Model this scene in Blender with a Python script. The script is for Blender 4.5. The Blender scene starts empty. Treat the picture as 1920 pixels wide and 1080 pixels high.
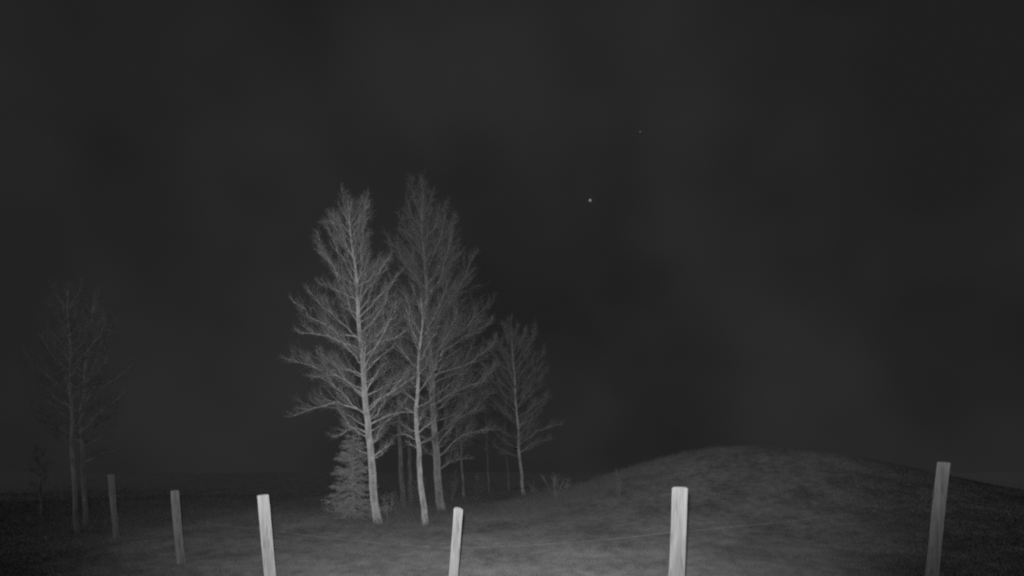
import bpy, math
import numpy as np
from mathutils import Vector, Matrix

# ------------------------------------------------------------------ camera, world, lights
F, CX, HY, H = 1100.0, 960.0, 885.0, 1.45      # focal length in photo pixels, centre column, horizon row, camera height
sc = bpy.context.scene
cam_d = bpy.data.cameras.new('camera'); cam = bpy.data.objects.new('camera', cam_d)
sc.collection.objects.link(cam); sc.camera = cam
cam.location = (0, 0, H); cam.rotation_euler = (math.radians(90), 0, 0)
cam_d.sensor_width = 36; cam_d.lens = 36 * F / 1920
cam_d.shift_y = (HY - 540) / 1920              # level camera, rising front
cam_d.dof.use_dof = True; cam_d.dof.focus_distance = 6.2; cam_d.dof.aperture_fstop = 1.15
cam_d.clip_start = 0.05; cam_d.clip_end = 3000

SKY = 0.0158
w = bpy.data.worlds.new('World'); sc.world = w; w.use_nodes = True
nt = w.node_tree; bg = nt.nodes['Background']
tc = nt.nodes.new('ShaderNodeTexCoord'); nz = nt.nodes.new('ShaderNodeTexNoise')
nz.inputs['Scale'].default_value = 2.6; nz.inputs['Detail'].default_value = 3; nz.inputs['Roughness'].default_value = .5
mr = nt.nodes.new('ShaderNodeMapRange'); mr.inputs['From Min'].default_value = .38; mr.inputs['From Max'].default_value = .78
mr.inputs['To Min'].default_value = SKY * .88; mr.inputs['To Max'].default_value = SKY * 1.75
nt.links.new(tc.outputs['Generated'], nz.inputs['Vector']); nt.links.new(nz.outputs['Fac'], mr.inputs['Value'])
nt.links.new(mr.outputs['Result'], bg.inputs['Color']); bg.inputs['Strength'].default_value = 1.0

sd = bpy.data.lights.new('fill_sun', 'SUN'); sd.energy = 0.37; sd.angle = math.radians(12); sd.color = (1, 1, 1)  # added fill from an unseen source, lifts dark ground to the sky's grey
so = bpy.data.objects.new('fill_sun', sd); sc.collection.objects.link(so)
so.rotation_euler = (math.radians(38), 0, math.radians(-25))

# the night-vision camera's own infrared lamp, mounted just above its lens
ld = bpy.data.lights.new('infrared_lamp', 'SPOT'); ld.energy = 5100; ld.color = (1, 1, 1)
ld.spot_size = math.radians(97); ld.spot_blend = 1.0; ld.shadow_soft_size = 0.03
lo = bpy.data.objects.new('infrared_lamp', ld); sc.collection.objects.link(lo)
lo.location = (-0.03, -0.02, H + 0.09)
AIM = (925, 470)
lo.rotation_euler = Vector(((AIM[0] - CX) / F, 1, (HY - AIM[1]) / F)).to_track_quat('-Z', 'Y').to_euler()

vs = sc.view_settings; vs.view_transform = 'Standard'; vs.look = 'None'; vs.exposure = 0; vs.gamma = 1
vs.use_curve_mapping = False
sc.render.engine = 'CYCLES'; sc.cycles.use_denoising = False
sc.cycles.pixel_filter_type = 'BLACKMAN_HARRIS'; sc.cycles.filter_width = 2.2
sc.cycles.max_bounces = 4

# ------------------------------------------------------------------ helpers
COL = sc.collection
def tag(o, label=None, cat=None, group=None, kind=None):
    for k, v in (('label', label), ('category', cat), ('group', group), ('kind', kind)):
        if v: o[k] = v
    return o
def link(name, me, mat, parent=None, smooth=True):
    if mat and not me.materials: me.materials.append(mat)
    if smooth: me.shade_smooth()
    o = bpy.data.objects.new(name, me); COL.objects.link(o)
    if parent is not None:
        o.parent = parent
        o.matrix_parent_inverse = Matrix.Translation(-Vector(parent_loc(parent)))
    return o
LOC = {}
def parent_loc(p):                              # world position of a parent (all unrotated)
    return LOC.get(p.name, (0, 0, 0))
def empty(name, loc):
    o = bpy.data.objects.new(name, None); COL.objects.link(o)
    o.location = loc; o.empty_display_size = .2; LOC[o.name] = tuple(loc)
    return o
def nrm(v):
    return v / (np.linalg.norm(v) + 1e-12)
def at(px, py, d):                              # photo pixel at depth d -> point
    return np.array([(px - CX) / F * d, d, H - (py - HY) / F * d])

def hill(x, y):
    h = 2.5 * np.exp(-((x - 9.2) / np.where(x < 9.2, 6.0, 8.6)) ** 2 - ((y - 24) / 8.5) ** 2)
    h = h + 0.10 * np.sin(x * .33 + 1.0) * np.sin(y * .27 + .4) * np.clip((y - 7) / 8, 0, 1)
    h = h + 0.035 * np.sin(x * 1.1 + y * .5) * np.sin(y * .8 - x * .3)
    far = np.clip((np.hypot(x, y) - 60) / 200, 0, 1)
    return h + far * (2.0 * np.sin(x * .011 + 2) * np.sin(y * .013) - .5)
def ground_hit(px, py):
    for d in np.arange(7, 60, .02):
        p = at(px, py, d)
        if p[2] <= hill(p[0], p[1]): return p
    p = at(px, py, 45.); p[2] = hill(p[0], p[1]); return p

class MB:
    def __init__(s): s.v = []; s.f = []; s.n = 0
    def tube(s, P, R, sides=6, cap=True, wob=0, rng=None):
        P = np.asarray(P, float); n = len(P)
        T = np.gradient(P, axis=0); T /= np.linalg.norm(T, axis=1)[:, None] + 1e-12
        ref = np.array([.31, .95, .05]) if abs(T[0][2]) > .8 else np.array([.1, .2, 1.])
        U = np.cross(T, ref); U /= np.linalg.norm(U, axis=1)[:, None] + 1e-12
        W = np.cross(T, U)
        a = np.arange(sides) * 2 * math.pi / sides
        R = np.asarray(R, float)[:, None]
        rr = np.repeat(R, sides, 1)
        if wob: rr = rr * (1 + wob * rng.uniform(-1, 1, rr.shape))
        V = P[:, None] + U[:, None] * (rr * np.cos(a))[..., None] + W[:, None] * (rr * np.sin(a))[..., None]
        s.v.extend(V.reshape(-1, 3).tolist()); b = s.n; s.n += n * sides
        for i in range(n - 1):
            for j in range(sides):
                k = (j + 1) % sides
                s.f.append((b + i * sides + j, b + i * sides + k, b + (i + 1) * sides + k, b + (i + 1) * sides + j))
        if cap:
            s.f.append(tuple(b + j for j in range(sides))[::-1]); s.f.append(tuple(b + (n - 1) * sides + j for j in range(sides)))
    def mesh(s, name):
        me = bpy.data.meshes.new(name); me.from_pydata(s.v, [], s.f); me.update(); return me

def np_mesh(name, V, faces_tri):
    me = bpy.data.meshes.new(name); nv, nf = len(V), len(faces_tri)
    me.vertices.add(nv); me.vertices.foreach_set('co', V.astype(np.float32).ravel())
    me.loops.add(nf * 3); me.loops.foreach_set('vertex_index', faces_tri.astype(np.int32).ravel())
    me.polygons.add(nf); me.polygons.foreach_set('loop_start', np.arange(nf, dtype=np.int32) * 3)
    me.polygons.foreach_set('loop_total', np.full(nf, 3, np.int32))
    me.update(calc_edges=True); return me

def twig_mesh(name, B, D, L, R, rng, bend=.25):
    """many thin three-sided bent twigs in one mesh: base ring, middle ring, tip"""
    B = np.asarray(B); D = np.asarray(D); L = np.asarray(L)[:, None]; R = np.asarray(R)[:, None]
    n = len(B); D = D / np.linalg.norm(D, axis=1)[:, None]
    U = np.cross(D, rng.normal(size=(n, 3))); U /= np.linalg.norm(U, axis=1)[:, None]; W = np.cross(D, U)
    M = B + D * L * .5
    tipd = D + U * rng.uniform(-bend, bend, (n, 1)) + np.array([0, 0, .18]); tipd /= np.linalg.norm(tipd, axis=1)[:, None]
    T = M + tipd * L * .5
    V = np.empty((n, 7, 3))
    for j in range(3):
        a = j * 2.0944; o = U * math.cos(a) + W * math.sin(a)
        V[:, j] = B + o * R; V[:, 3 + j] = M + o * R * .75
    V[:, 6] = T
    f = []
    for j in range(3):
        k = (j + 1) % 3; f += [(j, k, 3 + k), (j, 3 + k, 3 + j), (3 + j, 3 + k, 6)]
    f = np.array(f)[None] + np.arange(n)[:, None, None] * 7
    return np_mesh(name, V.reshape(-1, 3), f.reshape(-1, 3))

# ------------------------------------------------------------------ materials (all grey: infrared picture)
def mat(name, lo, hi, scale=(8, 8, 8), detail=6, rough=.9, bump=0, p0=.35, p1=.68, spots=None):
    m = bpy.data.materials.new(name); m.use_nodes = True; t = m.node_tree; b = t.nodes['Principled BSDF']
    b.inputs['Roughness'].default_value = rough; b.inputs['Specular IOR Level'].default_value = .15; b.inputs['Diffuse Roughness'].default_value = 1.0
    c = t.nodes.new('ShaderNodeTexCoord'); mp = t.nodes.new('ShaderNodeMapping'); mp.inputs['Scale'].default_value = scale
    n = t.nodes.new('ShaderNodeTexNoise'); n.inputs['Detail'].default_value = detail; n.inputs['Scale'].default_value = 1
    n.inputs['Roughness'].default_value = .62
    r = t.nodes.new('ShaderNodeValToRGB')
    r.color_ramp.elements[0].position = p0; r.color_ramp.elements[0].color = (lo, lo, lo, 1)
    r.color_ramp.elements[1].position = p1; r.color_ramp.elements[1].color = (hi, hi, hi, 1)
    t.links.new(c.outputs['Object'], mp.inputs['Vector']); t.links.new(mp.outputs['Vector'], n.inputs['Vector'])
    t.links.new(n.outputs['Fac'], r.inputs['Fac']); out = r.outputs['Color']
    if spots:
        mp2 = t.nodes.new('ShaderNodeMapping'); mp2.inputs['Scale'].default_value = spots[0]
        v = t.nodes.new('ShaderNodeTexVoronoi'); v.inputs['Scale'].default_value = 1
        r2 = t.nodes.new('ShaderNodeValToRGB'); r2.color_ramp.elements[0].position = spots[1]
        r2.color_ramp.elements[1].position = spots[1] + .12; k = spots[2]; r2.color_ramp.elements[0].color = (k, k, k, 1)
        mx = t.nodes.new('ShaderNodeMix'); mx.data_type = 'RGBA'; mx.blend_type = 'MULTIPLY'; mx.inputs['Factor'].default_value = 1
        t.links.new(c.outputs['Object'], mp2.inputs['Vector']); t.links.new(mp2.outputs['Vector'], v.inputs['Vector'])
        t.links.new(v.outputs['Distance'], r2.inputs['Fac'])
        t.links.new(out, mx.inputs['A']); t.links.new(r2.outputs['Color'], mx.inputs['B']); out = mx.outputs['Result']
    t.links.new(out, b.inputs['Base Color'])
    if bump:
        bn = t.nodes.new('ShaderNodeBump'); bn.inputs['Strength'].default_value = bump; bn.inputs['Distance'].default_value = .02
        t.links.new(n.outputs['Fac'], bn.inputs['Height']); t.links.new(bn.outputs['Normal'], b.inputs['Normal'])
    return m
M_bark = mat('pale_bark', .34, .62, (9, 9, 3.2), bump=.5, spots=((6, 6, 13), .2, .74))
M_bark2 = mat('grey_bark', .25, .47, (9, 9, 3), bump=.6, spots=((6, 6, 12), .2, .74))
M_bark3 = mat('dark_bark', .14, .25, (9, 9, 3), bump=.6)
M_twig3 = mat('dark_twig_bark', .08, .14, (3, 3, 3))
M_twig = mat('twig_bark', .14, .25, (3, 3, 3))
M_stalk = mat('dry_stalks', .17, .29, (3, 3, 3))
M_needle = mat('spruce_needles', .2, .34, (5, 5, 5))
M_wood = mat('weathered_post_wood', .14, .27, (38, 38, 2.2), detail=8, bump=.35, p0=.3, p1=.7, spots=((34, 34, 3.0), .16, .6))
M_wood_lifted = mat('lifted_post_wood', .27, .47, (38, 38, 2.2), detail=8, bump=.35, p0=.3, p1=.7, spots=((34, 34, 3.0), .16, .66))  # post wood made paler in place of missing lamp light
M_cut = mat('sawn_end_grain', .14, .2, (60, 60, 60), bump=.3)
M_wire = mat('rusty_wire', .1, .2, (20, 20, 20), rough=.45)
M_metal = mat('staple_steel', .3, .45, (40, 40, 40), rough=.5)

def ground_material(name, lawn, wood, blades=False):
    """short field grass this side of the tree line, leaf litter and rough growth beyond it"""
    m = bpy.data.materials.new(name); m.use_nodes = True; t = m.node_tree; N = t.nodes.new; b = t.nodes['Principled BSDF']
    b.inputs['Roughness'].default_value = .95; b.inputs['Specular IOR Level'].default_value = .1; b.inputs['Diffuse Roughness'].default_value = 1.0
    c = N('ShaderNodeTexCoord')
    def noise(scale, detail, mp=None):
        q = N('ShaderNodeMapping'); q.inputs['Scale'].default_value = scale
        n = N('ShaderNodeTexNoise'); n.inputs['Scale'].default_value = 1; n.inputs['Detail'].default_value = detail
        t.links.new(c.outputs['Object'], q.inputs['Vector']); t.links.new(q.outputs['Vector'], n.inputs['Vector']); return n.outputs['Fac']
    def mathn(op, a, bb):
        n = N('ShaderNodeMath'); n.operation = op
        for i, s in ((0, a), (1, bb)):
            if hasattr(s, 'links'): t.links.new(s, n.inputs[i])
            else: n.inputs[i].default_value = s
        return n.outputs[0]
    sep = N('ShaderNodeSeparateXYZ'); t.links.new(c.outputs['Object'], sep.inputs[0])
    # edge of the field: y = 17 + 0.75 x, wobbling
    e = mathn('SUBTRACT', sep.outputs['Y'], mathn('MULTIPLY', mathn('MAXIMUM', sep.outputs['X'], -3.0), .75))
    e = mathn('ADD', e, mathn('MULTIPLY', mathn('SUBTRACT', noise((.35, .35, .35), 4), .5), 7.0))
    mr = N('ShaderNodeMapRange'); mr.interpolation_type = 'SMOOTHSTEP'
    mr.inputs['From Min'].default_value = 15.2; mr.inputs['From Max'].default_value = 18.6
    t.links.new(e, mr.inputs['Value'])
    back = N('ShaderNodeMapRange'); back.interpolation_type = 'SMOOTHSTEP'      # far ground painted lighter to melt the unlit horizon into the sky
    back.inputs['From Min'].default_value = 26; back.inputs['From Max'].default_value = 120; t.links.new(sep.outputs['Y'], back.inputs['Value'])
    zone = mathn('MULTIPLY', mr.outputs['Result'], mathn('SUBTRACT', 1.0, mathn('MULTIPLY', back.outputs['Result'], .9)))
    patch = mathn('ADD', mathn('MULTIPLY', noise((.8, .55, .8), 6), .5), mathn('MULTIPLY', noise((4.5, 3.2, 4.5), 6), .5))
    r = N('ShaderNodeValToRGB'); k = lawn
    r.color_ramp.elements[0].position = .36; r.color_ramp.elements[0].color = (k[0],) * 3 + (1,)
    r.color_ramp.elements[1].position = .64; r.color_ramp.elements[1].color = (k[1],) * 3 + (1,)
    t.links.new(patch, r.inputs['Fac'])
    r2 = N('ShaderNodeValToRGB'); k = wood
    r2.color_ramp.elements[0].position = .36; r2.color_ramp.elements[0].color = (k[0],) * 3 + (1,)
    r2.color_ramp.elements[1].position = .66; r2.color_ramp.elements[1].color = (k[1],) * 3 + (1,)
    t.links.new(patch, r2.inputs['Fac'])
    mx = N('ShaderNodeMix'); mx.data_type = 'RGBA'
    t.links.new(zone, mx.inputs['Factor']); t.links.new(r.outputs['Color'], mx.inputs['A']); t.links.new(r2.outputs['Color'], mx.inputs['B'])
    t.links.new(mx.outputs['Result'], b.inputs['Base Color'])
    if not blades:
        bn = N('ShaderNodeBump'); bn.inputs['Strength'].default_value = .6; bn.inputs['Distance'].default_value = .05
        t.links.new(noise((9, 9, 9), 6), bn.inputs['Height']); t.links.new(bn.outputs['Normal'], b.inputs['Normal'])
    return m
M_ground = ground_material('field_ground', (.10, .20), (.10, .18))
M_grass = ground_material('field_grass', (.09, .20), (.13, .21), True)

# ------------------------------------------------------------------ setting
def build_ground():
    u = np.linspace(-1, 1, 241)
    gx = np.sinh(u * 5.2) / math.sinh(5.2) * 900
    v = np.linspace(-1, 1, 321)
    gy = 16 + np.sinh(v * 5.0) / math.sinh(5.0) * 900
    X, Y = np.meshgrid(gx, gy); Z = hill(X, Y)
    V = np.stack([X, Y, Z], -1).reshape(-1, 3); nx, ny = len(gx), len(gy)
    i = np.arange((ny - 1) * (nx - 1)); r, c = i // (nx - 1), i % (nx - 1); a = r * nx + c
    f = np.concatenate([np.stack([a, a + 1, a + nx + 1], 1), np.stack([a, a + nx + 1, a + nx], 1)])
    tag(link('ground', np_mesh('ground', V, f), M_ground), kind='structure', label='dark night field rising to a low knoll behind the fence')
build_ground()

def build_grass(rng):
    n = 480000
    d = 6.5 + 16 * rng.random(n) ** 1.1 + rng.gamma(1.2, 7, n) * (rng.random(n) < .45)
    x = (rng.uniform(-1020, 1020, n)) / F * d
    clump = np.sin(x * 1.7 + np.sin(d * 1.3) * 2) * np.sin(d * 2.1 + np.sin(x * .9) * 2)
    edge = 17.0 + .75 * np.maximum(x, -3)
    rough = np.clip((d - edge) / 2, 0, 1)
    hgt = (0.03 + .035 * rng.random(n) ** 2 + .02 * np.clip(clump, 0, 1)) * (1 + rough * rng.random(n) ** 3 * 3.5)
    wd = (.003 + .004 * rng.random(n)) * (1 + d / 22)
    a = rng.uniform(0, 2 * math.pi, n); lean = rng.uniform(.1, .9, n) * hgt; la = rng.uniform(0, 2 * math.pi, n)
    z = hill(x, d) - .006
    B = np.stack([x, d, z], 1); S = np.stack([np.cos(a) * wd, np.sin(a) * wd, 0 * a], 1)
    Lv = np.stack([np.cos(la) * lean, np.sin(la) * lean, hgt], 1)
    V = np.stack([B - S, B + S, B + Lv * .55 + S * .7, B + Lv], 1)
    f = np.array([(0, 1, 2), (0, 2, 3)])[None] + np.arange(n)[:, None, None] * 4
    tag(link('grass', np_mesh('grass', V.reshape(-1, 3), f.reshape(-1, 3)), M_grass, smooth=False), 'short pale grass covering the field and the knoll', 'grass', kind='stuff')
build_grass(np.random.default_rng(5))

# ------------------------------------------------------------------ trees
def perp(t, rng, up=.35):
    q = np.cross(t, rng.normal(size=3)); q = nrm(q); q = nrm(q + np.array([0, 0, up])); q = q - t * q.dot(t); return nrm(q)

def grow_branch(root, P, r0, rng, mats, dens=1.0, twig_r=.0035):
    """one limb: wood (limb + side branches) is the part, its fine twigs the sub-part"""
    P = np.asarray(P, float); seg = np.linalg.norm(np.diff(P, axis=0), axis=1); L = seg.sum()
    # resample + jitter
    s = np.concatenate([[0], np.cumsum(seg)]) / L; m = 8; q = np.linspace(0, 1, m)
    Q = np.stack([np.interp(q, s, P[:, i]) for i in range(3)], 1)
    Q[1:] += rng.normal(size=(m - 1, 3)) * .014 * L
    mb = MB(); mb.tube(Q, r0 * (1 - .86 * q ** .8), 5)
    TB, TD, TL, TR = [], [], [], []
    def twig(p, d, l, r):
        TB.append(p); TD.append(d); TL.append(l); TR.append(r)
    tang = np.gradient(Q, axis=0)
    n2 = int((5 + 8.5 * L) * dens)
    for k in range(n2):
        t = .13 + .86 * (k + rng.random()) / n2
        p = np.array([np.interp(t, q, Q[:, i]) for i in range(3)]); tg = nrm(np.array([np.interp(t, q, tang[:, i]) for i in range(3)]))
        a = math.radians(rng.uniform(18, 42)); d = nrm(tg * math.cos(a) + perp(tg, rng) * math.sin(a) + np.array([0, 0, .10]))
        l2 = L * (.10 + .36 * (1 - t) * (.35 + min(1, t * 3) * .65)) * rng.uniform(.6, 1.3); l2 = max(l2, .14)
        e = nrm(d + np.array([0, 0, .35]) + rng.normal(size=3) * .14)
        S = np.array([p, p + d * l2 * .45, p + d * l2 * .45 + e * l2 * .55]); r2 = max(.0042, r0 * .30 * (1 - .6 * t))
        mb.tube(S, [r2, r2 * .7, .002], 3, cap=False)
        n3 = int((3 + 13 * l2) * (.6 + .4 * dens))
        for j in range(n3):
            u = .12 + .88 * rng.random(); pp = S[0] + (S[1] - S[0]) * min(1, u / .45) if u < .45 else S[1] + (S[2] - S[1]) * (u - .45) / .55
            ax = d if u < .45 else e; a = math.radians(rng.uniform(15, 45))
            dd = nrm(ax * math.cos(a) + perp(ax, rng, .3) * math.sin(a)); l3 = l2 * rng.uniform(.18, .5) * (1.15 - .5 * u) + .05
            twig(pp, dd, l3, twig_r)
            for _ in range(rng.integers(1, 4)):
                w = rng.uniform(.25, .95); a2 = math.radians(rng.uniform(15, 45))
                twig(pp + dd * l3 * w * .96, nrm(dd * math.cos(a2) + perp(dd, rng, .3) * math.sin(a2)), rng.uniform(.1, .3) * (.5 + l3), twig_r * .8)
    for _ in range(int(5 * L)):                  # short spurs straight off the limb
        t = rng.uniform(.1, 1); p = np.array([np.interp(t, q, Q[:, i]) for i in range(3)]); tg = nrm(np.array([np.interp(t, q, tang[:, i]) for i in range(3)]))
        twig(p, nrm(tg * 1.1 + perp(tg, rng)), rng.uniform(.1, .3), twig_r)
    b = link('branch', mb.mesh('branch'), mats[1], root)
    tw = link('twigs', twig_mesh('twigs', TB, TD, TL, TR, rng), mats[2], smooth=False)
    tw.parent = b; tw.matrix_parent_inverse = Matrix.Translation((0, 0, 0)); tw['kind'] = 'stuff'
    # b has an inverse that cancels the root's location, so the child keeps world coordinates
    return len(TB)

NT = [0]
def tree(name, label, group, trunk_px, r_base, d=None, profile=None, n=40, y_low=None, limbs=(), seed=1, dens=1.0,
         mats=None, ang=(72, 28), taper=1.0, twig_r=.0035, lean_depth=0., flare=1.18):
    """trunk_px: photo pixels from the foot up; profile: [(row, half width in px)], rows of branch bases"""
    rng = np.random.default_rng(seed); mats = mats or (M_bark, M_bark, M_twig)
    g = ground_hit(*trunk_px[0]) if d is None else None
    d = g[1] if g is not None else d
    base = at(trunk_px[0][0], trunk_px[0][1], d); base[2] = hill(base[0], base[1])
    px = F / d
    T = [base - np.array([0, 0, .12])]
    pts = [np.array(p, float) for p in trunk_px]
    rows = np.array([p[1] for p in pts]); cols = np.array([p[0] for p in pts])
    ns = 26; rr = np.linspace(rows[0], rows[-1], ns)
    cc = np.interp(-rr, -rows, cols)
    ph = rng.uniform(0, 6, 2)
    C = np.array([at(c, r, d + lean_depth * (i / ns) + .06 * math.sin(i * .6 + ph[0])) for i, (c, r) in enumerate(zip(cc, rr))])
    C[:, 0] += .018 * np.sin(np.arange(ns) * .9 + ph[1]) + rng.normal(size=ns) * .006
    C[0] = base; C = np.vstack([T, C])
    tt = np.linspace(0, 1, len(C)); R = r_base * (1 - tt) ** (.85 * taper) * .98 + .006
    R[0] *= flare; R[1] *= flare; R[2] *= 1 + (flare - 1) * .35
    root = empty(name, base); tag(root, label, 'tree', group)
    mb = MB(); mb.tube(C, R, 12, wob=.05, rng=rng); link('trunk', mb.mesh('trunk'), mats[0], root)
    def on_trunk(row):
        z = H - (row - HY) / F * d
        i = np.clip(np.searchsorted(C[:, 2], z), 1, len(C) - 1); k = (z - C[i - 1, 2]) / (C[i, 2] - C[i - 1, 2] + 1e-9)
        return C[i - 1] + (C[i] - C[i - 1]) * np.clip(k, 0, 1), R[i]
    for L in limbs:                              # limbs read off the photograph
        p0, r = on_trunk(L[0][1]); q = [p0]; dz = rng.uniform(-.35, .35)
        tot = len(L) - 1
        for i, (x, y) in enumerate(L[1:], 1):
            q.append(at(x, y, p0[1] + dz * i / tot * abs(L[-1][0] - L[0][0]) / px))
        NT[0] += grow_branch(root, q, min(.28 * r + .005, .028), rng, mats, dens, twig_r)
    if profile:
        prow = np.array([p[0] for p in profile], float); ph_ = np.array([p[1] for p in profile], float)
        lo, hi = prow[0], prow[-1]; gold = rng.uniform(0, 6)
        for k in range(n):
            f = (k + rng.uniform(.1, .9)) / n; row = lo + (hi - lo) * f ** .92
            p0, r = on_trunk(row); hw = np.interp(-row, -prow, ph_) / px * rng.uniform(.6, 1.08)
            gold += 2.4 + rng.uniform(-.4, .4); a = math.radians(ang[0] + (ang[1] - ang[0]) * f + rng.uniform(-9, 9))
            hz = np.array([math.cos(gold), math.sin(gold), 0]); Lb = hw / max(math.sin(a), .42)
            d0 = hz * math.sin(a) + np.array([0, 0, math.cos(a)])
            d1 = nrm(d0 + np.array([0, 0, rng.uniform(-.05, .4)])); d2 = nrm(d1 + np.array([0, 0, rng.uniform(0, .55)]))
            q = [p0, p0 + d0 * Lb * .35, p0 + d0 * Lb * .35 + d1 * Lb * .35, p0 + d0 * Lb * .35 + d1 * Lb * .35 + d2 * Lb * .3]
            NT[0] += grow_branch(root, q, min(.2 * r + .004, .018), rng, mats, dens, twig_r)
        # leader at the very top
        p0 = C[-3]; top = C[-1] + np.array([0, 0, .05])
        NT[0] += grow_branch(root, [p0, (p0 + top) / 2, top], .012, rng, mats, dens, twig_r)
    return root

G1 = 'bare trees standing at the field edge'
tree('bare_tree', 'tall brightly lit bare tree beside the small spruce', G1,
     [(710, 986), (703, 940), (695, 860), (690, 790), (684, 740), (679, 680), (675, 620), (671, 570), (668, 530), (664, 490), (660, 450), (655, 400), (652, 378)],
     .108, profile=[(868, 50), (820, 80), (775, 105), (690, 112), (640, 100), (570, 84), (530, 62), (470, 50), (425, 30), (395, 10)], n=56, seed=11,
     limbs=[[(675, 633), (630, 620), (590, 600), (553, 568)], [(677, 655), (640, 640), (603, 630), (560, 622)], [(668, 562), (637, 547), (597, 530)],
            [(666, 535), (640, 517), (612, 490), (600, 468)], [(661, 482), (640, 453), (623, 410)], [(680, 705), (660, 695), (597, 693), (543, 668)],
            [(682, 742), (660, 720), (633, 703), (580, 707)], [(684, 778), (660, 760), (630, 753), (590, 767), (553, 775)], [(691, 812), (667, 800), (620, 820)],
            [(674, 598), (713, 557), (747, 513)], [(668, 538), (707, 517), (727, 480)], [(680, 700), (712, 672), (735, 650)], [(682, 738), (700, 707), (722, 680)],
            [(686, 775), (722, 742), (752, 722), (785, 702)], [(689, 798), (727, 780), (758, 772), (782, 772)], [(696, 860), (736, 828)], [(678, 668), (720, 640), (765, 620)],
            [(671, 585), (690, 560), (705, 520)], [(658, 440), (640, 420), (606, 415)], [(657, 430), (675, 405), (690, 385)]])
tree('bare_tree', 'tall grey bare tree standing just behind the slim pale trunk', G1,
     [(830, 962), (823, 920), (818, 860), (814, 800), (811, 740), (808, 690), (806, 650), (802, 600), (799, 550), (797, 500), (794, 450), (790, 400), (788, 368)],
     .138, profile=[(865, 60), (800, 100), (720, 118), (650, 118), (570, 98), (500, 76), (450, 52), (410, 28), (386, 10)], n=58, seed=23, mats=(M_bark2, M_bark2, M_twig),
     limbs=[[(799, 535), (833, 487), (847, 453), (851, 415)], [(801, 600), (847, 557), (873, 517), (890, 480)], [(806, 670), (843, 640), (880, 603), (920, 567)],
            [(807, 685), (837, 653), (880, 630), (917, 603)], [(810, 715), (833, 677), (860, 655)], [(816, 838), (860, 783), (890, 767), (923, 737)],
            [(818, 858), (863, 820), (883, 810), (923, 807)], [(820, 885), (847, 863), (883, 860)], [(797, 540), (763, 500), (727, 443)], [(803, 632), (760, 587), (733, 567)],
            [(812, 762), (850, 735), (900, 715), (935, 690)], [(809, 705), (860, 690), (905, 665), (932, 640)], [(793, 455), (815, 425), (823, 390)], [(793, 470), (765, 440), (748, 405)]])
tree('bare_tree', 'slim pale trunk between the two tallest trees', G1,
     [(797, 986), (793, 940), (789, 900), (785, 860), (782, 810), (781, 760), (784, 700), (788, 650), (792, 600), (790, 560)],
     .082, profile=[(850, 40), (760, 62), (680, 62), (620, 45), (580, 20)], n=22, seed=31, dens=.8, limbs=[[(784, 815), (806, 795), (820, 780)], [(783, 830), (765, 815), (745, 815)]])
tree('bare_tree', 'slender bare tree at the foot of the knoll', G1,
     [(982, 930), (978, 900), (975, 860), (971, 800), (967, 750), (964, 700), (961, 650), (958, 622)],
     .064, profile=[(862, 50), (800, 84), (740, 80), (690, 58), (660, 34), (635, 14)], n=36, seed=41, dens=.85, mats=(M_bark, M_bark2, M_twig),
     limbs=[[(973, 835), (1010, 806), (1055, 795)], [(967, 765), (1000, 722), (1026, 692)], [(975, 850), (1000, 830), (1035, 822)], [(971, 800), (1005, 770), (1030, 740)], [(966, 735), (945, 705), (935, 680)]])
# thinner trees further into the wood
G2 = 'thin trunks in the wood behind'
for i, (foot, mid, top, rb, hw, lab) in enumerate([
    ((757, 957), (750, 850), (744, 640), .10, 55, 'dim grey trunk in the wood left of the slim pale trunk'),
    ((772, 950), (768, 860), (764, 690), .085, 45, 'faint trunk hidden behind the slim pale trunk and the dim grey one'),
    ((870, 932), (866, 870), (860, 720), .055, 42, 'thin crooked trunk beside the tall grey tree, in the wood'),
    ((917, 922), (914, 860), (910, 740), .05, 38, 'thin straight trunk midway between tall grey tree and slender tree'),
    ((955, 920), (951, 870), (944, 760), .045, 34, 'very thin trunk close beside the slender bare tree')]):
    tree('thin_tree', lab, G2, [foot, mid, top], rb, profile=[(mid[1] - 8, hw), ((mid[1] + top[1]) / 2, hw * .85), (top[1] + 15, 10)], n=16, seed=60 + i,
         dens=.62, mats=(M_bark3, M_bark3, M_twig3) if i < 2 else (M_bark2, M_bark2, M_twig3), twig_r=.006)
# the faint clump beyond the dim end of the fence
G3 = 'faint trees beyond the dim end of the fence'
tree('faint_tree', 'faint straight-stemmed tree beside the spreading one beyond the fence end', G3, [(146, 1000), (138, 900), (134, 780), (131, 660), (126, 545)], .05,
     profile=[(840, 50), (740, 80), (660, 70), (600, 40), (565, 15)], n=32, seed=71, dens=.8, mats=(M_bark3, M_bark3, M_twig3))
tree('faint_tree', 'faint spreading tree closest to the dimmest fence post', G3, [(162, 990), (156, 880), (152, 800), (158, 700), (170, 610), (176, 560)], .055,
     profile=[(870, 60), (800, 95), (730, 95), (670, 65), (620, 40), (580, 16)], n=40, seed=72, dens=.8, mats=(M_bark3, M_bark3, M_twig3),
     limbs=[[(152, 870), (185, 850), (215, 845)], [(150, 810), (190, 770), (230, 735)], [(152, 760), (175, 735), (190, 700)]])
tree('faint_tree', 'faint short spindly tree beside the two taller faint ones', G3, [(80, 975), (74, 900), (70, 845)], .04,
     profile=[(920, 14), (880, 16), (855, 8)], n=8, seed=73, dens=.6, mats=(M_bark3, M_bark3, M_twig3))

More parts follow.
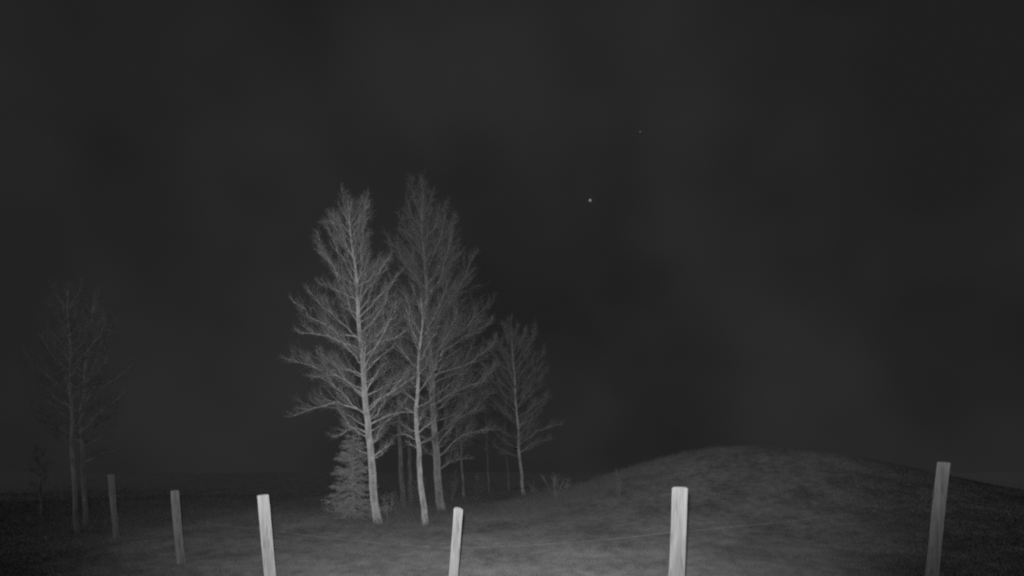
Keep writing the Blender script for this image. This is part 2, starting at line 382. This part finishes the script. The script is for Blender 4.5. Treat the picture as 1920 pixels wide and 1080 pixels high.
# small spruce ---------------------------------------------------------------
def spruce(foot, top, hw_px, seed):
    rng = np.random.default_rng(seed); g = ground_hit(*foot); d = g[1] + .45
    base = at(foot[0], foot[1], d); base[2] = hill(base[0], base[1])
    tip = at(top[0], top[1], d); Ht = tip[2] - base[2]; hw = hw_px / F * d
    root = empty('spruce_tree', base); tag(root, 'small dense spruce tucked behind the brightly lit trunk', 'tree')
    mb = MB(); k = np.linspace(0, 1, 8); mb.tube(base + (tip - base) * k[:, None], .05 * (1 - k) + .006, 7); link('trunk', mb.mesh('trunk'), M_bark2, root)
    for i in range(150):
        f = .02 + .94 * ((i + rng.random()) / 150) ** 1.25
        if True:
            a = i * 2.4 + rng.uniform(-.5, .5)
            L = hw * (1 - f) ** .75 * rng.uniform(.6, 1.2) + .09
            p0 = base + (tip - base) * f; hz = np.array([math.cos(a), math.sin(a), 0]); dr = rng.uniform(-.75, .3) + .3 * f
            P = [p0, p0 + hz * L * .4 + np.array([0, 0, dr * L * .5]), p0 + hz * L * .75 + np.array([0, 0, dr * L * .85]), p0 + hz * L + np.array([0, 0, (dr * .9 + .08) * L])]
            P = np.array(P); mb = MB(); mb.tube(P, [.011, .009, .006, .003], 4)
            B, D, LL = [], [], []
            side = np.array([-hz[1], hz[0], 0])
            q = np.linspace(0, 1, 4)
            for s in range(int(14 * L) + 5):      # side sprays
                t = rng.uniform(.12, 1); p = np.array([np.interp(t, q, P[:, c]) for c in range(3)])
                sd = side * (1 if s % 2 else -1); dd = nrm(hz * .9 + sd * rng.uniform(.5, 1.1) + np.array([0, 0, rng.uniform(-.7, .2)]))
                l = (.10 + .34 * L * (1.05 - t)) * rng.uniform(.6, 1.1)
                mb.tube([p, p + dd * l], [.004, .002], 3, cap=False)
                for _ in range(int(60 * l) + 4):
                    u = rng.random(); nd = nrm(dd * .6 + rng.normal(size=3) * .6); B.append(p + dd * l * u); D.append(nd); LL.append(rng.uniform(.03, .07))
            for _ in range(int(50 * L)):
                t = rng.uniform(.1, 1); p = np.array([np.interp(t, q, P[:, c]) for c in range(3)]); B.append(p); D.append(nrm(hz * .5 + rng.normal(size=3) * .6)); LL.append(.045)
            b = link('bough', mb.mesh('bough'), M_bark2, root)
            nd_ = link('needles', twig_mesh('needles', B, D, LL, [.0048] * len(B), rng, .1), M_needle, smooth=False)
            nd_.parent = b; nd_['kind'] = 'stuff'
spruce((662, 980), (662, 812), 52, 7)

# saplings and weeds -----------------------------------------------------------
def sapling(name, label, group, foot, h_px, w_px, stems, seed, cat='shrub', r=.006, dens=1.):
    rng = np.random.default_rng(seed); g = ground_hit(*foot); d = g[1]; px = F / d
    root = empty(name, g); tag(root, label, cat, group)
    for k in range(stems):
        a = rng.uniform(0, 6.28); rad = rng.random() * .06; hh = h_px / px * rng.uniform(.55, 1.02); sp = w_px / px * rng.uniform(.1, 1)
        p0 = g + np.array([math.cos(a) * rad, math.sin(a) * rad, -.03]); v = np.array([math.cos(a) * sp, math.sin(a) * sp, hh])
        P = np.array([p0, p0 + v * .4 + np.array([0, 0, .05 * hh]), p0 + v * .75, p0 + v])
        mb = MB(); mb.tube(P, [r, r * .8, r * .6, r * .25], 4); b = link('stem', mb.mesh('stem'), M_stalk, root)
        B, D, L = [], [], []
        for _ in range(int((8 + 14 * hh) * dens)):
            t = rng.uniform(.25, 1); p = np.array([np.interp(t, [0, .4, .75, 1], P[:, c]) for c in range(3)])
            dd = nrm(nrm(v) * .9 + rng.normal(size=3) * .45); l = hh * rng.uniform(.08, .3); B.append(p); D.append(dd); L.append(l)
            for _ in range(2): B.append(p + dd * l * rng.uniform(.3, .9)); D.append(nrm(dd + rng.normal(size=3) * .5)); L.append(l * .4)
        tw = link('twigs', twig_mesh('twigs', B, D, L, [.004] * len(B), rng), M_stalk, smooth=False); tw.parent = b; tw['kind'] = 'stuff'
sapling('sapling', 'little bare sapling at the foot of the brightly lit trunk', None, (727, 987), 62, 16, 5, 81)
sapling('leafless_shrub', 'pale leafless shrub standing alone at the foot of the knoll', None, (1042, 946), 62, 24, 8, 82, dens=1.3)
sapling('weed_clump', 'tall dry weeds on the flank of the knoll', None, (1160, 930), 48, 14, 6, 83, 'weeds', .004)
G4 = 'bare brush on the woodland floor'
for i, (fx, fy, hp, wp, st, lab) in enumerate([
    (745, 968, 60, 26, 7, 'low brush between the sapling and the dim grey trunk'),
    (610, 972, 45, 24, 7, 'low brush at the open side of the small spruce'),
    (776, 960, 70, 22, 7, 'low brush directly behind the slim pale trunk'),
    (845, 948, 62, 24, 8, 'low brush between the tall grey tree and the thin crooked trunk'),
    (895, 935, 46, 22, 7, 'low brush between the thin crooked and thin straight trunks'),
    (1005, 935, 34, 16, 6, 'low brush beside the slender tree towards the knoll')]):
    sapling('low_brush', lab, G4, (fx, fy), hp, wp, st, 90 + i, dens=.9)

def foot_weeds(rng):
    B, D, L = [], [], []
    for k in range(2600):                         # scattered tufts, taller in the rough
        d = 8 + 22 * rng.random() ** .9; x = rng.uniform(-1000, 1000) / F * d
        rough = d > 17 + .75 * max(x, -3)
        hh = rng.uniform(.12, .32) if rough else rng.uniform(.05, .13); sp = rng.uniform(.03, .10)
        for _ in range(rng.integers(7, 20)):
            xx, yy = x + rng.normal() * sp, d + rng.normal() * sp
            B.append((xx, yy, hill(xx, yy) - .01)); D.append(nrm(np.array([rng.normal() * .45, rng.normal() * .45, 1]))); L.append(hh * rng.uniform(.5, 1.1))
    for (px, py, nn, sp) in [(710, 986, 260, .5), (797, 986, 170, .4), (830, 962, 260, .55), (982, 930, 160, .4), (757, 957, 90, .5), (668, 980, 300, 1.0), (150, 996, 200, .7), (740, 985, 150, .8), (1042, 946, 120, .5)]:
        g = ground_hit(px, py)
        for _ in range(nn):
            x, y = g[0] + rng.normal() * sp * .6, g[1] - .12 + rng.normal() * sp * .45
            B.append((x, y, hill(x, y) - .01)); D.append(nrm(np.array([rng.normal() * .35, rng.normal() * .35, 1]))); L.append(rng.uniform(.12, .5) * rng.uniform(.5, 1))
    tag(link('tall_grass', twig_mesh('tall_grass', B, D, L, [.0045] * len(B), rng, .6), M_grass, smooth=False), 'taller dry grass in tufts and tangled round the feet of the trees', 'grass', kind='stuff')
foot_weeds(np.random.default_rng(77))

# ------------------------------------------------------------------ fence
G5 = 'round wooden fence posts'
POSTS = []
def post(top, low, width, d, label, seed, slope=0., round_=.5, d_low=0., wood=None):
    """top, low: centre of the post's top and of a lower point, in photo pixels; d: depth from the post's usual thickness"""
    rng = np.random.default_rng(seed)
    a, b = at(top[0], top[1], d), at(low[0], low[1], d + d_low); v = (b - a) / (a[2] - b[2])
    g = a + v * (a[2] - hill(a[0], d)); rad = width / 2 / F * d
    root = empty('fence_post', (g[0], g[1], hill(g[0], g[1]))); tag(root, label, 'post', G5)
    ax = -nrm(v); n = 22; S = 28
    L = np.linalg.norm(a - g); t = np.linspace(-.35, L - .008, n)
    P = g + ax * t[:, None]
    P[:, 0] += .003 * np.sin(t * 4 + seed) * 1; P[:, 1] += .004 * np.sin(t * 3 + seed * 2)
    V, f = [], []
    ua = nrm(np.cross(ax, [0, 1, .0])); ub = np.cross(ax, ua); ang = np.arange(S) * 2 * math.pi / S
    lob = 1 + .018 * np.sin(2 * ang + seed) + .012 * np.sin(3 * ang + 2 * seed) + .006 * np.sin(7 * ang)
    knots = [(rng.uniform(.4, L), rng.uniform(0, 6.28)) for _ in range(5)]
    for i in range(n):
        r = rad * lob * (1 + .012 * math.sin(t[i] * 7 + seed) + .05 * max(0, 1 - t[i] / L) * .6)
        for (kt, ka) in knots:
            dt = (t[i] - kt) / .05; da = (np.angle(np.exp(1j * (ang - ka)))) / .35
            r = r + rad * .06 * np.exp(-dt * dt - da * da)
        V += [tuple(P[i] + (ua * math.cos(q) + ub * math.sin(q)) * rr) for q, rr in zip(ang, r)]
    def ring(rs, dz):
        c = g + ax * (L + dz)
        return [tuple(c + (ua * math.cos(q) + ub * math.sin(q)) * rad * k * rs + ax * (slope * rad * rs * math.cos(q) * np.sign(ua[0]))) for q, k in zip(ang, lob)]
    V += ring(1 - .06 * round_, -.002 - .004 * round_)
    for i in range(n):
        for j in range(S):
            k = (j + 1) % S; f.append((i * S + j, i * S + k, (i + 1) * S + k, (i + 1) * S + j))
    f.append(tuple(range(S))[::-1])
    me = bpy.data.meshes.new('pole'); me.from_pydata(V, [], f); link('pole', me, wood or M_wood, root)
    V2 = ring(1 - .06 * round_, -.002 - .004 * round_) + ring(1 - .16 * round_, .002) + ring(.55, .004 + .003 * round_); f2 = []
    for i in range(2):
        for j in range(S): k = (j + 1) % S; f2.append((i * S + j, i * S + k, (i + 1) * S + k, (i + 1) * S + j))
    f2.append(tuple(2 * S + j for j in range(S)))
    me = bpy.data.meshes.new('sawn_end'); me.from_pydata(V2, [], f2); link('sawn_end', me, M_cut, root, smooth=False)
    # wire is stapled to the field side
    wp = g + ax * (L - .43); wp = wp + np.array([0, 1, 0]) * (rad * 1.05 + .004)
    mb = MB(); s = np.linspace(0, math.pi, 7)
    mb.tube([wp + np.array([0, .004 * math.sin(q) - .012 * (1 - math.sin(q)), .011 * math.cos(q)]) for q in s], [.0017] * 7, 5); link('staple', mb.mesh('staple'), M_metal, root)
    POSTS.append((wp, root)); return root
post((208, 890), (217.5, 1000), 10, 12.2, 'dimmest thin fence post, in front of the faint trees', 1)
post((327, 920), (342, 1080), 14, 9.4, 'dim grey fence post next along from the dimmest one', 2)
post((492.5, 928), (507, 1080), 20.5, 7.1, 'bright leaning fence post with a squarely sawn top and a darker band', 3, slope=.02, wood=M_wood_lifted)
post((859, 953), (850.5, 1080), 17, 6.25, 'bright slim short fence post with a rounded top, before the tall trees', 4, slope=-.10, round_=1.6)
post((1275.5, 914), (1268, 1080), 29, 5.55, 'thickest and brightest fence post, in front of the knoll', 5, round_=.8)
post((1769.5, 867), (1747, 1080), 21, 6.5, 'tall dim grey fence post leaning, standing past the knoll', 6, wood=M_wood_lifted)

def wire():
    pts = [p for p, _ in POSTS]; a, b = pts[0], pts[1]
    pts = [a + (a - b) * 1.0] + pts + [pts[-1] + (pts[-1] - pts[-2]) * .9]
    Q = []
    for i in range(len(pts) - 1):
        for t in np.linspace(0, 1, 12, endpoint=False):
            q = pts[i] + (pts[i + 1] - pts[i]) * t; q = q + np.array([0, 0, -.03 * 4 * t * (1 - t)]); Q.append(q)
    Q.append(pts[-1]); mb = MB(); mb.tube(Q, [.0007] * len(Q), 6)
    tag(link('fence_wire', mb.mesh('fence_wire'), M_wire), 'thin single strand of fence wire stapled from post to post', 'wire')
wire()

# ------------------------------------------------------------------ stars
ms = bpy.data.materials.new('starlight'); ms.use_nodes = True; t = ms.node_tree; t.nodes.remove(t.nodes['Principled BSDF'])
em = t.nodes.new('ShaderNodeEmission'); em.inputs['Strength'].default_value = .3; t.links.new(em.outputs[0], t.nodes['Material Output'].inputs['Surface'])
def star(px, py, rpx, label):
    import bmesh
    d = 2000.; bm = bmesh.new(); bmesh.ops.create_icosphere(bm, subdivisions=2, radius=rpx / F * d); me = bpy.data.meshes.new('star'); bm.to_mesh(me); bm.free()
    o = link('star', me, ms); o.location = at(px, py, d); tag(o, label, 'star', 'stars in the night sky')
star(1106.5, 375.5, 2.1, 'single bright star in the night sky above the knoll')
star(1200, 247, .7, 'faint star higher than the single bright one')
print('twigs', NT[0], 'tris', sum(len(p.vertices) - 2 for m in bpy.data.meshes for p in m.polygons) if 0 else '')
